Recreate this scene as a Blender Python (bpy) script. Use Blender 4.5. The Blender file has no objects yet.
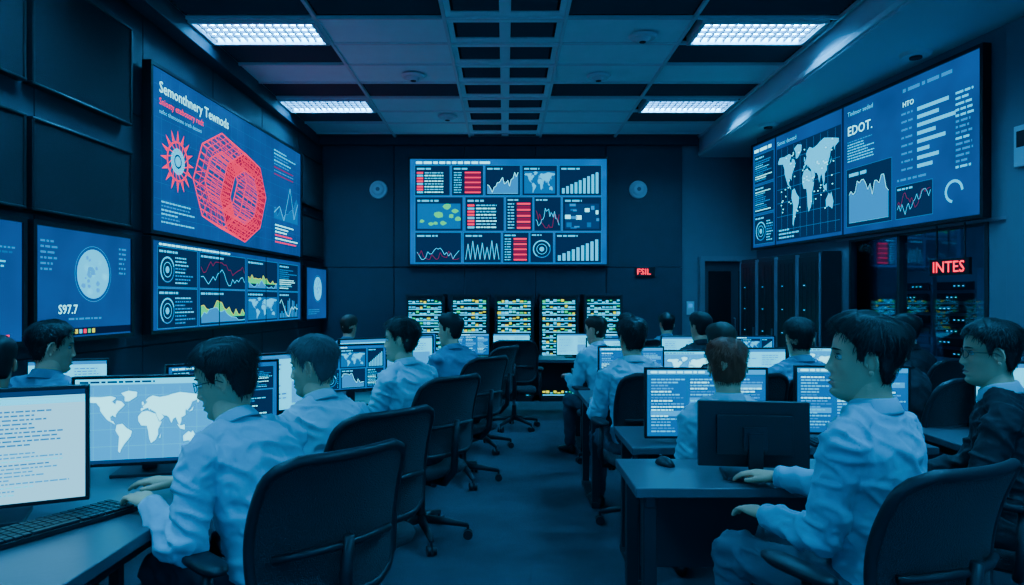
import bpy, math, random
from math import sin, cos, pi, radians, sqrt, exp
from mathutils import Vector, Matrix, noise
random.seed(7)
V=Vector
scene=bpy.context.scene
COL=scene.collection

# ------------------------------------------------------------------ materials
MATS={}
def nodes(name):
    m=bpy.data.materials.new(name); m.use_nodes=True
    nt=m.node_tree; b=nt.nodes['Principled BSDF']
    return m,nt,b
def mat(name,col,rough=.6,metal=0.,bump=None,var=0.,spec=.5,sheen=0.,coat=0.):
    if name in MATS: return MATS[name]
    m,nt,b=nodes(name)
    b.inputs['Base Color'].default_value=(*col,1)
    b.inputs['Roughness'].default_value=rough
    b.inputs['Metallic'].default_value=metal
    b.inputs['Specular IOR Level'].default_value=spec
    b.inputs['Coat Weight'].default_value=coat
    b.inputs['Sheen Weight'].default_value=sheen
    tc=nt.nodes.new('ShaderNodeTexCoord')
    if var>0:
        n=nt.nodes.new('ShaderNodeTexNoise'); n.inputs['Scale'].default_value=6; n.inputs['Detail'].default_value=5
        r=nt.nodes.new('ShaderNodeMix'); r.data_type='RGBA'
        nt.links.new(tc.outputs['Object'],n.inputs['Vector'])
        nt.links.new(n.outputs['Fac'],r.inputs['Factor'])
        r.inputs['A'].default_value=(*[c*(1-var) for c in col],1)
        r.inputs['B'].default_value=(*[min(1,c*(1+var)) for c in col],1)
        nt.links.new(r.outputs['Result'],b.inputs['Base Color'])
    if bump:
        sc,st,kind=bump
        if kind=='noise':
            t=nt.nodes.new('ShaderNodeTexNoise'); t.inputs['Scale'].default_value=sc; t.inputs['Detail'].default_value=4; o=t.outputs['Fac']
        elif kind=='wave':
            t=nt.nodes.new('ShaderNodeTexWave'); t.inputs['Scale'].default_value=sc; t.inputs['Distortion'].default_value=3.; o=t.outputs['Color']
        else:
            t=nt.nodes.new('ShaderNodeTexVoronoi'); t.inputs['Scale'].default_value=sc; o=t.outputs['Distance']
        nt.links.new(tc.outputs['Object'],t.inputs['Vector'])
        bp=nt.nodes.new('ShaderNodeBump'); bp.inputs['Strength'].default_value=st; bp.inputs['Distance'].default_value=.01
        nt.links.new(o,bp.inputs['Height']); nt.links.new(bp.outputs['Normal'],b.inputs['Normal'])
    MATS[name]=m; return m
def emi(name,col,st,sample=False,noisy=0.):
    if name in MATS: return MATS[name]
    m,nt,b=nodes(name)
    b.inputs['Base Color'].default_value=(.002,.003,.005,1)
    b.inputs['Roughness'].default_value=.4
    b.inputs['Specular IOR Level'].default_value=.05
    b.inputs['Emission Color'].default_value=(*col,1)
    b.inputs['Emission Strength'].default_value=st
    if noisy>0:
        tc=nt.nodes.new('ShaderNodeTexCoord'); n=nt.nodes.new('ShaderNodeTexNoise'); n.inputs['Scale'].default_value=2.2
        nt.links.new(tc.outputs['Object'],n.inputs['Vector'])
        r=nt.nodes.new('ShaderNodeMix'); r.data_type='RGBA'
        nt.links.new(n.outputs['Fac'],r.inputs['Factor'])
        r.inputs['A'].default_value=(*[c*(1-noisy) for c in col],1)
        r.inputs['B'].default_value=(*[c*(1+noisy) for c in col],1)
        nt.links.new(r.outputs['Result'],b.inputs['Emission Color'])
    try: m.cycles.emission_sampling='AUTO' if sample else 'NONE'
    except Exception: pass
    MATS[name]=m; return m

M_tile=mat('ceiling_tile_white',(.66,.86,.88),.8,bump=(90,.15,'noise'),var=.06)
M_tbar=mat('ceiling_tbar',(.6,.68,.7),.5)
M_void=mat('vent_dark',(.012,.016,.022),.8)
M_slat=mat('vent_slat',(.06,.07,.09),.6)
M_soff=mat('soffit_paint',(.50,.66,.72),.75,bump=(60,.06,'noise'))
M_wall=mat('wall_dark_panel',(.046,.068,.090),.6,bump=(120,.12,'noise'),var=.15)
M_wallb=mat('wall_back_navy',(.028,.044,.068),.65,bump=(80,.1,'noise'),var=.15)
M_wallr=mat('wall_right_paint',(.13,.185,.23),.7,bump=(80,.08,'noise'),var=.08)
M_acou=mat('acoustic_fabric',(.013,.018,.026),.95,bump=(260,.4,'noise'))
M_bez=mat('bezel_black',(.008,.009,.012),.35)
M_plast=mat('black_plastic',(.014,.018,.023),.42,bump=(300,.05,'noise'))
M_fab=mat('chair_fabric_black',(.018,.023,.030),.85,bump=(240,.5,'vor'),sheen=.1)
M_metal=mat('brushed_steel',(.28,.3,.33),.35,.9)
M_dmetal=mat('dark_metal',(.05,.055,.065),.4,.7)
M_desk=mat('desk_laminate',(.08,.108,.13),.35,var=.12,bump=(50,.03,'noise'))
M_deskp=mat('desk_panel',(.03,.036,.048),.5)
M_key=mat('key_plastic',(.02,.023,.03),.5)
M_white=mat('white_plastic',(.6,.65,.68),.4)
M_carpet=mat('carpet_blue',(.055,.082,.110),.95,bump=(350,.9,'noise'),var=.3)
M_door=mat('door_slate',(.05,.06,.08),.5)
M_frame=mat('door_frame',(.18,.2,.24),.4)
M_shirt=mat('shirt_light_blue',(.16,.50,.60),.85,bump=(26,.25,'noise'),sheen=.0)
M_shirt2=mat('shirt_pale',(.22,.55,.63),.85,bump=(22,.25,'noise'),sheen=.0)
M_shirt3=mat('shirt_mid_blue',(.07,.24,.34),.85,bump=(22,.25,'noise'),sheen=.0)
M_suit=mat('suit_black',(.016,.019,.026),.8,bump=(30,.25,'noise'))
M_pants=mat('trousers_navy',(.03,.042,.062),.85,bump=(24,.25,'noise'))
M_pantsg=mat('trousers_grey',(.07,.13,.165),.85,bump=(24,.25,'noise'))
M_skin=mat('skin',(.95,.44,.26),.55,bump=(140,.08,'noise'),var=.06,spec=.35)
M_eye=mat('eye_white',(.6,.6,.6),.2); M_iris=mat('iris_dark',(.02,.015,.01),.15)
M_lip=mat('lip_skin',(.70,.25,.19),.5)
M_hairb=mat('hair_black',(.012,.011,.012),.55,spec=.35)
M_hairg=mat('hair_grey',(.10,.10,.105),.6,spec=.35)
M_hairr=mat('hair_auburn',(.26,.055,.025),.6,spec=.3)
M_hairbr=mat('hair_brown',(.06,.030,.02),.6,spec=.3)
M_shoe=mat('shoe_leather',(.01,.01,.012),.3)
# emissive palette
C=dict(
 bg=emi('px_bg',(.000,.070,.30),1.2,True,.5), bg2=emi('px_bg2',(.0,.135,.48),1.25,True,.4),
 panel=emi('px_panel',(.0,.026,.10),1.), panel2=emi('px_panel2',(.0,.18,.56),1.),
 cyan=emi('px_cyan',(.0,.56,1.),1.7), cyan2=emi('px_cyan2',(.0,.29,.76),1.15), pale=emi('px_pale',(.15,.82,1.),2.9),
 sky=emi('px_sky',(.0,.42,.98),1.25,True), ltsky=emi('px_ltsky',(.0,.62,1.),2.2,True), doc=emi('px_doc',(.20,.66,.95),1.75,True),
 red=emi('px_red',(1.,.008,.09),1.8), reddim=emi('px_reddim',(.42,.010,.10),.8), green=emi('px_green',(.0,.8,.25),1.3),
 yel=emi('px_yel',(.75,.80,.05),1.6), dark=emi('px_dark',(.001,.010,.05),1.), ink=emi('px_ink',(.0,.065,.24),.8),
 lamp=emi('lamp_panel',(.065,.46,1.),112.,True), lamp2=emi('added_strip_lamp',(.02,.42,1.),14.,True), signred=emi('sign_red',(1.,.008,.05),3.5), teal=emi('px_teal',(.0,.6,.6),1.8),
)

# ------------------------------------------------------------------ mesh builder
class MB:
    def __init__(s): s.v=[];s.f=[];s.m=[];s.sm=[];s.mats=[];s.M=Matrix()
    def mi(s,mt):
        if mt not in s.mats: s.mats.append(mt)
        return s.mats.index(mt)
    def add(s,vs,fs,mt,smooth=False):
        o=len(s.v); M=s.M
        s.v.extend([tuple(M@V(p)) for p in vs])
        i=s.mi(mt)
        for f in fs: s.f.append([o+k for k in f]); s.m.append(i); s.sm.append(smooth)
    def box(s,c,d,mt,R=None):
        x,y,z=[k/2 for k in d]; c=V(c)
        vs=[V(p) for p in((-x,-y,-z),(x,-y,-z),(x,y,-z),(-x,y,-z),(-x,-y,z),(x,-y,z),(x,y,z),(-x,y,z))]
        if R: vs=[R@p for p in vs]
        s.add([p+c for p in vs],[(0,3,2,1),(4,5,6,7),(0,1,5,4),(1,2,6,5),(2,3,7,6),(3,0,4,7)],mt)
    def loft(s,rings,mt,cap=True,smooth=True,closed=False):
        n=len(rings[0]); vs=[p for r in rings for p in r]; fs=[]
        R=len(rings)
        for i in range(R if closed else R-1):
            a=i*n; b=((i+1)%R)*n
            for j in range(n):
                k=(j+1)%n; fs.append((a+j,a+k,b+k,b+j))
        if cap and not closed:
            fs.append(tuple(range(n))[::-1]); fs.append(tuple((R-1)*n+j for j in range(n)))
        s.add(vs,fs,mt,smooth)
    def tube(s,pts,rad,mt,n=12,cap=True,closed=False,round_ends=False):
        pts=[V(p) for p in pts]
        if not hasattr(rad,'__len__'): rad=[rad]*len(pts)
        rad=list(rad)
        if round_ends:
            t0=(pts[0]-pts[1]).normalized(); t1=(pts[-1]-pts[-2]).normalized(); r0,r1=rad[0],rad[-1]
            pre=[pts[0]+t0*r0*k for k in(.95,.7)]; prr=[r0*.3,r0*.72]
            post=[pts[-1]+t1*r1*k for k in(.7,.95)]; por=[r1*.72,r1*.3]
            pts=pre+pts+post; rad=prr+rad+por
        rings=[];nrm=None;N=len(pts)
        for i,p in enumerate(pts):
            if closed: t=(pts[(i+1)%N]-pts[i-1])
            else: t=(pts[min(i+1,N-1)]-pts[max(i-1,0)])
            t.normalize()
            if nrm is None:
                ref=V((0,0,1)) if abs(t.z)<.9 else V((1,0,0)); nrm=(ref-t*ref.dot(t)).normalized()
            else: nrm=(nrm-t*nrm.dot(t)).normalized()
            bn=t.cross(nrm)
            rings.append([p+(nrm*cos(2*pi*k/n)+bn*sin(2*pi*k/n))*rad[i] for k in range(n)])
        s.loft(rings,mt,cap,True,closed)
    def cyl(s,p0,p1,r,mt,n=20,r1=None):
        p0=V(p0);p1=V(p1); t=(p1-p0).normalized(); ref=V((0,0,1)) if abs(t.z)<.9 else V((1,0,0))
        a=(ref-t*ref.dot(t)).normalized(); b=t.cross(a); r1=r if r1 is None else r1
        r0s=[p0+(a*cos(2*pi*k/n)+b*sin(2*pi*k/n))*r for k in range(n)]
        r1s=[p1+(a*cos(2*pi*k/n)+b*sin(2*pi*k/n))*r1 for k in range(n)]
        vs=r0s+r1s
        s.add(vs,[(j,(j+1)%n,n+(j+1)%n,n+j) for j in range(n)],mt,True)
        s.add(vs,[tuple(range(n))[::-1],tuple(range(n,2*n))],mt,False)
    def ell(s,c,r,mt,R=None,nu=20,nv=12):
        c=V(c); rings=[]
        for i in range(nv+1):
            ph=-pi/2+pi*(i+.0)/nv; ph=max(-pi/2+.03,min(pi/2-.03,ph))
            ring=[]
            for j in range(nu):
                a=2*pi*j/nu; p=V((r[0]*cos(ph)*cos(a),r[1]*cos(ph)*sin(a),r[2]*sin(ph)))
                if R: p=R@p
                ring.append(c+p)
            rings.append(ring)
        s.loft(rings,mt)
    def mesh(s,name):
        me=bpy.data.meshes.new(name); me.from_pydata(s.v,[],s.f)
        for m in s.mats: me.materials.append(m)
        me.polygons.foreach_set('material_index',s.m); me.polygons.foreach_set('use_smooth',s.sm)
        me.update(); return me
    def obj(s,name,loc=(0,0,0),yaw=0.,scale=1.,bevel=0.,parent=None):
        ob=bpy.data.objects.new(name,s.mesh(name)); COL.objects.link(ob)
        ob.location=loc; ob.rotation_euler=(0,0,yaw); ob.scale=(scale,)*3
        if bevel>0:
            b=ob.modifiers.new('bevel','BEVEL'); b.width=bevel; b.segments=2; b.limit_method='ANGLE'; b.angle_limit=radians(40)
        if parent: ob.parent=parent
        return ob
def rmesh(mb,voxel,it,disp=None):
    me=mb.mesh('tmp'); ob=bpy.data.objects.new('tmp',me); COL.objects.link(ob)
    md=ob.modifiers.new('r','REMESH'); md.mode='VOXEL'; md.voxel_size=voxel
    if it:
        sm=ob.modifiers.new('s','SMOOTH'); sm.factor=.5; sm.iterations=it
    dg=bpy.context.evaluated_depsgraph_get(); ev=ob.evaluated_get(dg); m=ev.to_mesh()
    vs=[v.co.copy() for v in m.vertices]
    if disp: vs=[p+v.normal*disp(p) for p,v in zip(vs,m.vertices)]
    fs=[tuple(p.vertices) for p in m.polygons]
    ev.to_mesh_clear(); bpy.data.objects.remove(ob); bpy.data.meshes.remove(me)
    return vs,fs
# ------------------------------------------------------------------ text
TXT={}
def text_geo(t):
    if t in TXT: return TXT[t]
    cu=bpy.data.curves.new('t','FONT'); cu.body=t; cu.resolution_u=2; cu.offset=.006
    ob=bpy.data.objects.new('t',cu); COL.objects.link(ob)
    dg=bpy.context.evaluated_depsgraph_get(); ev=ob.evaluated_get(dg); m=ev.to_mesh()
    r=([(v.co.x,v.co.y) for v in m.vertices],[tuple(p.vertices) for p in m.polygons])
    ev.to_mesh_clear(); bpy.data.objects.remove(ob); bpy.data.curves.remove(cu)
    TXT[t]=r; return r
CONT=[
 [(-165,65),(-155,71),(-125,70),(-95,72),(-80,68),(-92,60),(-82,53),(-78,62),(-65,60),(-56,52),(-65,45),(-75,38),(-81,30),(-81,25),(-90,30),(-97,26),(-95,18),(-88,16),(-83,9),(-92,14),(-105,20),(-115,30),(-124,40),(-125,48),(-135,58),(-152,59),(-165,60)],
 [(-55,60),(-43,60),(-22,70),(-20,80),(-45,83),(-65,78),(-55,70)],
 [(-78,8),(-62,10),(-50,0),(-35,-7),(-39,-18),(-48,-27),(-58,-36),(-65,-45),(-70,-54),(-74,-50),(-72,-30),(-71,-18),(-81,-5)],
 [(-16,15),(-17,25),(-6,35),(10,37),(25,32),(33,30),(43,12),(51,12),(40,-5),(40,-16),(33,-28),(20,-35),(15,-25),(12,-8),(8,4),(-8,5)],
 [(-9,37),(-9,43),(-1,44),(-4,48),(3,51),(8,55),(10,58),(5,60),(12,66),(25,71),(45,67),(70,70),(80,73),(105,77),(140,73),(180,68),(178,62),(162,58),(157,52),(155,60),(140,55),(135,45),(128,38),(126,35),(122,40),(120,33),(120,25),(108,20),(108,11),(103,2),(98,10),(92,21),(85,18),(79,8),(73,20),(66,25),(57,26),(50,30),(57,22),(45,13),(37,25),(34,33),(27,37),(23,38),(18,42),(16,38),(12,44),(4,43)],
 [(114,-22),(130,-12),(137,-16),(142,-11),(153,-27),(147,-38),(138,-35),(128,-32),(115,-34)],
 [(96,5),(105,-5),(118,-8),(118,4),(108,1)],[(-6,50),(1,52),(-3,58),(-6,57)],[(131,32),(141,36),(144,44),(139,38)],[(44,-24),(49,-14),(46,-25)]]
class Canvas:
    """flat emissive artwork on a screen face; u right, v up, layered towards -Y"""
    def __init__(s,mb,w,h,z0,y=0.,step=.0007): s.mb=mb;s.w=w;s.h=h;s.z0=z0;s.y=y;s.st=step;s.r=random.Random(int(w*1000+h*77+z0*13))
    def P(s,u,v,l): return (u-s.w/2,s.y-s.st*l,s.z0+v)
    def poly(s,pts,c,l=2): s.mb.add([s.P(u,v,l) for u,v in pts],[tuple(range(len(pts)))],C[c])
    def rect(s,u0,v0,u1,v1,c,l=2): s.poly([(u0,v0),(u1,v0),(u1,v1),(u0,v1)],c,l)
    def line(s,pts,t,c,l=3):
        for (a,b),(d,e) in zip(pts,pts[1:]):
            L=sqrt((d-a)**2+(e-b)**2) or 1e-6; nx=-(e-b)/L*t/2; ny=(d-a)/L*t/2
            s.poly([(a-nx,b-ny),(d-nx,e-ny),(d+nx,e+ny),(a+nx,b+ny)],c,l)
    def frame(s,u0,v0,u1,v1,t,c,l=3): s.line([(u0,v0),(u1,v0),(u1,v1),(u0,v1),(u0,v0)],t,c,l)
    def disc(s,u,v,r,c,l=3,n=24): s.poly([(u+r*cos(2*pi*k/n),v+r*sin(2*pi*k/n)) for k in range(n)],c,l)
    def ring(s,u,v,r,t,c,l=3,a0=0,a1=2*pi,n=28): s.line([(u+r*cos(a0+(a1-a0)*k/n),v+r*sin(a0+(a1-a0)*k/n)) for k in range(n+1)],t,c,l)
    def text(s,t,u,v,size,c,l=4):
        vs,fs=text_geo(t); s.mb.add([s.P(u+x*size,v+y*size,l) for x,y in vs],fs,C[c])
    def words(s,u0,v,u1,h,c,l=3,fill=.8):
        u=u0; e=u0+(u1-u0)*fill
        while u<e:
            w=min(h*s.r.uniform(1.2,4.5),e-u); 
            if w>h*.4: s.rect(u,v,u+w,v+h,c,l)
            u+=w+h*.7
    def lines(s,u0,v0,u1,v1,n,cols,l=3):
        dh=(v1-v0)/n
        for i in range(n):
            s.words(u0,v1-(i+.75)*dh,u1,dh*.42,s.r.choice(cols),l,s.r.uniform(.45,1))
    def worldmap(s,u0,v0,u1,v1,c,l=3):
        for P in CONT:
            s.poly([(u0+(x+170)/350*(u1-u0),v0+(y+58)/142*(v1-v0)) for x,y in P],c,l)
    def bars(s,u0,v0,u1,v1,n,c,l=3,rise=False):
        d=(u1-u0)/n
        for i in range(n):
            hh=(v1-v0)*((i+1)/n*.8+.15 if rise else s.r.uniform(.2,1)); s.rect(u0+i*d+d*.15,v0,u0+i*d+d*.8,v0+hh,c,l)
    def curve(s,u0,v0,u1,v1,c,n=16,t=.004,l=3,area=None,amp=1.):
        ys=[];y=.4
        for i in range(n+1): y=max(.05,min(.95,y+s.r.uniform(-.3,.32)*amp)); ys.append(y)
        P=[(u0+(u1-u0)*i/n,v0+(v1-v0)*q) for i,q in enumerate(ys)]
        if area:
            for a,b in zip(P,P[1:]): s.poly([(a[0],v0),(b[0],v0),b,a],area,l)
        s.line(P,t,c,l+1)
    def widget(s,k,u0,v0,u1,v1,sc=1.):
        W=u1-u0;H=v1-v0;m=min(W,H)*.07
        s.rect(u0,v0,u1,v1,'panel',1); s.frame(u0,v0,u1,v1,.0035*sc,'cyan2',2)
        s.words(u0+m,v1-m*2,u0+W*.6,m*.8,'cyan')
        a,b,c,d=u0+m,v0+m,u1-m,v1-m*2.8
        if k=='text': s.lines(a,b,c,d,10,['cyan','cyan2','pale','cyan2'])
        elif k=='bars': s.bars(a,b,c,d,9,'cyan',3,True)
        elif k=='barsp': s.bars(a,b,c,d,12,'cyan2',3); s.curve(a,b,c,d,'pale',12,.004*sc,4)
        elif k=='area': s.curve(a,b,c,d,'pale',18,.004*sc,3,'cyan2'); s.line([(a,b),(c,b)],.004*sc,'cyan')
        elif k=='areag': s.curve(a,b+(d-b)*.2,c,d,'yel',18,.004*sc,4,'green'); s.curve(a,b,c,b+(d-b)*.6,'cyan',18,.004*sc,6,'cyan2')
        elif k=='line': s.curve(a,b,c,d,'cyan',20,.005*sc,3); s.curve(a,b,c,d,'reddim',20,.004*sc,3)
        elif k=='map': s.rect(a,b,c,d,'panel2',2); s.worldmap(a,b,c,d,'cyan')
        elif k=='ring':
            r=min(c-a,d-b)*.42; cu=a+r*1.2;cv=(b+d)/2
            s.ring(cu,cv,r,r*.10,'cyan2',3); s.ring(cu,cv,r,r*.14,'cyan',4,.3,4.1); s.ring(cu,cv,r*.6,r*.06,'cyan',4); s.disc(cu,cv,r*.28,'cyan',3)
            if c-cu-r>m: s.lines(cu+r*1.2,b,c,d,8,['cyan','cyan2'])
        elif k=='table':
            n=8;dh=(d-b)/n
            for i in range(n):
                y=b+i*dh
                s.rect(a,y+dh*.1,a+(c-a)*.2,y+dh*.75,'red' if i%3 else 'cyan',3)
                s.words(a+(c-a)*.25,y+dh*.25,c,dh*.4,'cyan' if i%2 else 'pale')
        elif k=='tabr':
            n=9;dh=(d-b)/n
            for i in range(n):
                y=b+i*dh; s.words(a,y+dh*.25,a+(c-a)*.35,dh*.4,'cyan'); s.rect(a+(c-a)*.4,y+dh*.15,a+(c-a)*.98,y+dh*.8,'reddim' if i%2 else 'red',3)
        elif k=='geo':
            s.rect(a,b,c,d,'panel2',2)
            for _ in range(9):
                x=s.r.uniform(a+m,c-m);y=s.r.uniform(b+m,d-m);q=m*s.r.uniform(.8,2); s.poly([(x+q*cos(t)*s.r.uniform(.6,1.3),y+q*.7*sin(t)) for t in[j*pi/4 for j in range(8)]],'green',4)
        elif k=='photo':
            s.rect(a,b,c,d,'ink',2)
            for _ in range(14):
                x=s.r.uniform(a,c-m);y=s.r.uniform(b,d-m); s.rect(x,y,min(c,x+m*s.r.uniform(1,3)),min(d,y+m*s.r.uniform(.5,2)),s.r.choice(['cyan2','pale','panel2']),s.r.choice([3,4,5]))
        elif k=='spikes':
            pts=[]; n=14
            for i in range(n+1): pts.append((a+(c-a)*i/n, b+(d-b)*(s.r.uniform(.5,.98) if i%2 else .05)))
            s.line(pts,.006*sc,'cyan',4)

def content(kind,cv,sc=1.):
    w,h=cv.w,cv.h; r=cv.r
    def G(rows,bg='bg'):
        cv.rect(0,0,w,h,bg,0)
        v=h*.94
        cv.words(w*.03,h*.955,w*.5,h*.022,'pale')
        for hh,ks in rows:
            tot=sum(k[1] for k in ks); u=w*.02
            for k,ww in ks:
                W=(w*.96)*ww/tot; cv.widget(k,u+W*.02,v-hh*h*.93+h*.01,u+W*.97,v,sc); u+=W
            v-=hh*h*.94
    if kind=='dash_back':
        G([(.32,[('table',1.),('tabr',.9),('area',1.),('map',1.),('bars',1.2)]),(.36,[('geo',1.6),('table',1.3),('tabr',.9),('line',.9),('photo',1.3)]),(.32,[('line',1.6),('spikes',1.3),('tabr',.9),('ring',.8),('bars',1.6)])],'bg2')
    elif kind=='dash_low': G([(.5,[('ring',1.),('line',1.5),('areag',1.3),('text',1.)]),(.5,[('ring',1.),('areag',1.5),('map',1.3),('barsp',1.)])])
    elif kind=='dash': G([(.5,[('text',1.),('map',1.6),('bars',1.)]),(.5,[('ring',1.),('area',1.4),('text',1.)])],'bg2')
    elif kind=='dash2': G([(.4,[('text',1.),('line',1.),('text',1.)]),(.6,[('bars',1.),('text',1.4)])],'bg2')
    elif kind=='code':
        cv.rect(0,0,w,h,'panel2',0); cv.rect(0,h*.93,w,h,'sky',1); cv.words(w*.03,h*.95,w*.6,h*.03,'pale')
        for i in range(3):
            cv.rect(w*(.02+.33*i),h*.03,w*(.33+.33*i),h*.9,'bg2',1); cv.lines(w*(.035+.33*i),h*.05,w*(.32+.33*i),h*.88,18,['cyan','pale','cyan2','cyan','sky'])
            cv.rect(w*(.03+.33*i),h*(.3+.2*i),w*(.31+.33*i),h*(.38+.2*i),'sky',2)
    elif kind=='map':
        cv.rect(0,0,w,h,'sky',0); cv.rect(0,h*.93,w,h,'ltsky',1); cv.words(w*.03,h*.95,w*.7,h*.025,'ink')
        for i in range(1,8): cv.line([(w*i/8,h*.04),(w*i/8,h*.9)],.0012,'cyan',2)
        for i in range(1,5): cv.line([(w*.02,h*i/5),(w*.98,h*i/5)],.0012,'cyan',2)
        cv.worldmap(w*.06,h*.10,w*.94,h*.86,'pale',3)
        cv.rect(0,0,w,h*.04,'ink',2)
    elif kind=='doc':
        cv.rect(0,0,w,h,'doc',0); cv.rect(0,h*.95,w,h,'ink',1); cv.rect(0,h*.88,w,h*.945,'ltsky',1)
        cv.lines(w*.05,h*.55,w*.45,h*.85,9,['cyan2','ink','cyan2']); cv.lines(w*.55,h*.5,w*.93,h*.84,9,['cyan2']); 
        cv.lines(w*.05,h*.06,w*.3,h*.5,11,['sky','cyan2']); cv.lines(w*.36,h*.06,w*.93,h*.46,12,['sky','cyan2','ltsky'])
    elif kind=='bright':
        cv.rect(0,0,w,h,'ltsky',0); cv.rect(0,h*.92,w,h,'cyan2',1); cv.lines(w*.06,h*.1,w*.5,h*.86,10,['cyan2','sky']); cv.rect(w*.56,h*.1,w*.95,h*.5,'sky',1); cv.lines(w*.58,h*.55,w*.93,h*.86,5,['cyan2'])
    elif kind=='globe':
        cv.rect(0,0,w,h,'bg',0); cx,cy,R=w*.56,h*.60,h*.24
        cv.ring(cx,cy,R*1.12,.006,'cyan2',2); cv.disc(cx,cy,R,'cyan',2,40)
        for k in range(26):
            a=r.uniform(0,2*pi);q=r.uniform(0,R*.78);s_=R*r.uniform(.06,.2)
            x,y=cx+q*cos(a),cy+q*sin(a); cv.poly([(x+s_*r.uniform(.5,1.2)*cos(t),y+s_*r.uniform(.4,1)*sin(t)) for t in[j*pi/4 for j in range(8)]],'sky' if k%3 else 'ltsky',3+k*.05)
        if w>.9:
            cv.text('S97.7',w*.20,h*.22,h*.12,'pale'); cv.words(w*.3,h*.16,w*.75,h*.02,'cyan2'); cv.lines(w*.04,h*.6,w*.22,h*.9,6,['cyan2']); cv.lines(w*.85,h*.6,w*.97,h*.9,6,['cyan2'])
            for i in range(12): cv.rect(w*(.05+.045*i),h*.03,w*(.08+.045*i),h*.07,['cyan','red','green','yel'][i%4])
            cv.rect(0,h*.015,w,h*.085,'dark',1)
        else: cv.lines(w*.1,h*.08,w*.9,h*.2,3,['cyan2'])
    elif kind=='side':
        cv.rect(0,0,w,h,'bg',0); cv.lines(w*.1,h*.45,w*.95,h*.92,12,['cyan2','cyan','panel2']); cv.ring(w*.7,h*.2,h*.13,h*.03,'green',3,0,pi); cv.ring(w*.7,h*.2,h*.09,h*.02,'cyan',3,0,pi)
        cv.rect(w*.1,h*.03,w*.9,h*.06,'red',3)
    elif kind=='hero':
        cv.rect(0,0,w,h,'bg',0)
        for i in range(1,24): cv.line([(w*i/24,h*.02),(w*i/24,h*.98)],.003,'panel2',1)
        for i in range(1,10): cv.line([(w*.01,h*i/10),(w*.99,h*i/10)],.003,'panel2',1)
        cv.text('Semonthnery Tewnods',w*.03,h*.86,h*.100,'pale'); cv.text('Sniosty etebosory redt',w*.03,h*.785,h*.06,'red'); cv.text('nefoc tihenoonms oreth detooni',w*.03,h*.73,h*.04,'cyan')
        cx,cy=w*.115,h*.47
        for i in range(16):
            a=2*pi*i/16; R0,R1=h*.135,h*.205; 
            cv.poly([(cx+R0*cos(a-.10),cy+R0*sin(a-.10)),(cx+R1*cos(a),cy+R1*sin(a)),(cx+R0*cos(a+.10),cy+R0*sin(a+.10))],'red',3)
            cv.line([(cx+h*.07*cos(a),cy+h*.07*sin(a)),(cx+h*.13*cos(a+.3),cy+h*.13*sin(a+.3))],.008,'red',4)
        cv.ring(cx,cy,h*.125,h*.012,'red',4); cv.disc(cx,cy,h*.085,'cyan',4); cv.ring(cx,cy,h*.04,h*.012,'ink',5)
        gx,gy=w*.43,h*.42; S=h*.41; n=40
        def pj(a,R,z):
            k=8; seg=2*pi/k; aa=(a%seg)-seg/2; rr=R*cos(seg/2)/cos(aa)
            x=rr*cos(a)*1.02; y=rr*sin(a); return (gx+S*(x+z*1.25),gy+S*(y*.86-z*.20+x*.14))
        loops=[(1.,-.38),(1.,.38),(.62,.38),(.62,-.38)]
        for i in range(n):
            a=2*pi*i/n;b=2*pi*(i+1)/n
            for R,z in loops: cv.line([pj(a,R,z),pj(b,R,z)],.014,'red',5)
            for q in range(4):
                A=loops[q];B=loops[(q+1)%4]
                cv.line([pj(a,*A),pj(a,*B)],.007,'red' if q!=3 else 'reddim',4)
                if i%2==0: cv.line([pj(a,*A),pj(b,*B)],.005,'red',4)
            for f in(.2,.4,.6,.8): cv.line([pj(a,1,-.38+.76*f),pj(b,1,-.38+.76*f)],.005,'red',4); cv.line([pj(a,1-.38*f,.38),pj(b,1-.38*f,.38)],.005,'red',4)
        for i in range(0,n):
            a=2*pi*i/n;b=2*pi*(i+1)/n
            cv.poly([pj(a,1,.38),pj(b,1,.38),pj(b,.62,.38),pj(a,.62,.38)],'reddim',2)
        cv.line([(w*.74,h*.35),(w*.79,h*.42),(w*.83,h*.30),(w*.89,h*.62),(w*.93,h*.34),(w*.97,h*.5)],.01,'cyan',4)
        cv.curve(w*.74,h*.3,w*.97,h*.55,'cyan2',16,.006,3,'panel2')
        cv.lines(w*.75,h*.08,w*.97,h*.26,6,['red','red','pale']); cv.lines(w*.04,h*.05,w*.2,h*.20,6,['cyan','reddim','cyan2']); cv.lines(w*.74,h*.68,w*.96,h*.92,8,['cyan2','reddim','cyan'])
    elif kind=='wall_right':
        cv.rect(0,0,w,h,'bg',0)
        a=w*.155; b=w*.52
        cv.words(w*.01,h*.93,a,h*.03,'pale'); cv.widget('text',w*.01,h*.62,a*.92,h*.9); cv.widget('text',w*.01,h*.33,a*.92,h*.6); cv.widget('ring',w*.01,h*.03,a*.92,h*.31)
        cv.text('Sonoc deosed',a+w*.01,h*.91,h*.055,'cyan'); cv.rect(a+w*.005,h*.03,b-w*.01,h*.88,'panel',1)
        for i in range(1,10): cv.line([(a+(b-a)*i/10,h*.04),(a+(b-a)*i/10,h*.87)],.003,'cyan2',2)
        for i in range(1,7): cv.line([(a+w*.01,h*i*.125),(b-w*.015,h*i*.125)],.003,'cyan2',2)
        cv.worldmap(a+w*.012,h*.12,b-w*.02,h*.86,'cyan',3)
        for _ in range(60):
            x=r.uniform(a+w*.03,b-w*.04);y=r.uniform(h*.2,h*.8); cv.rect(x,y,x+.02,y+.012,'pale',4)
        cv.lines(a+w*.02,h*.04,a+w*.15,h*.14,3,['cyan'])
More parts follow.
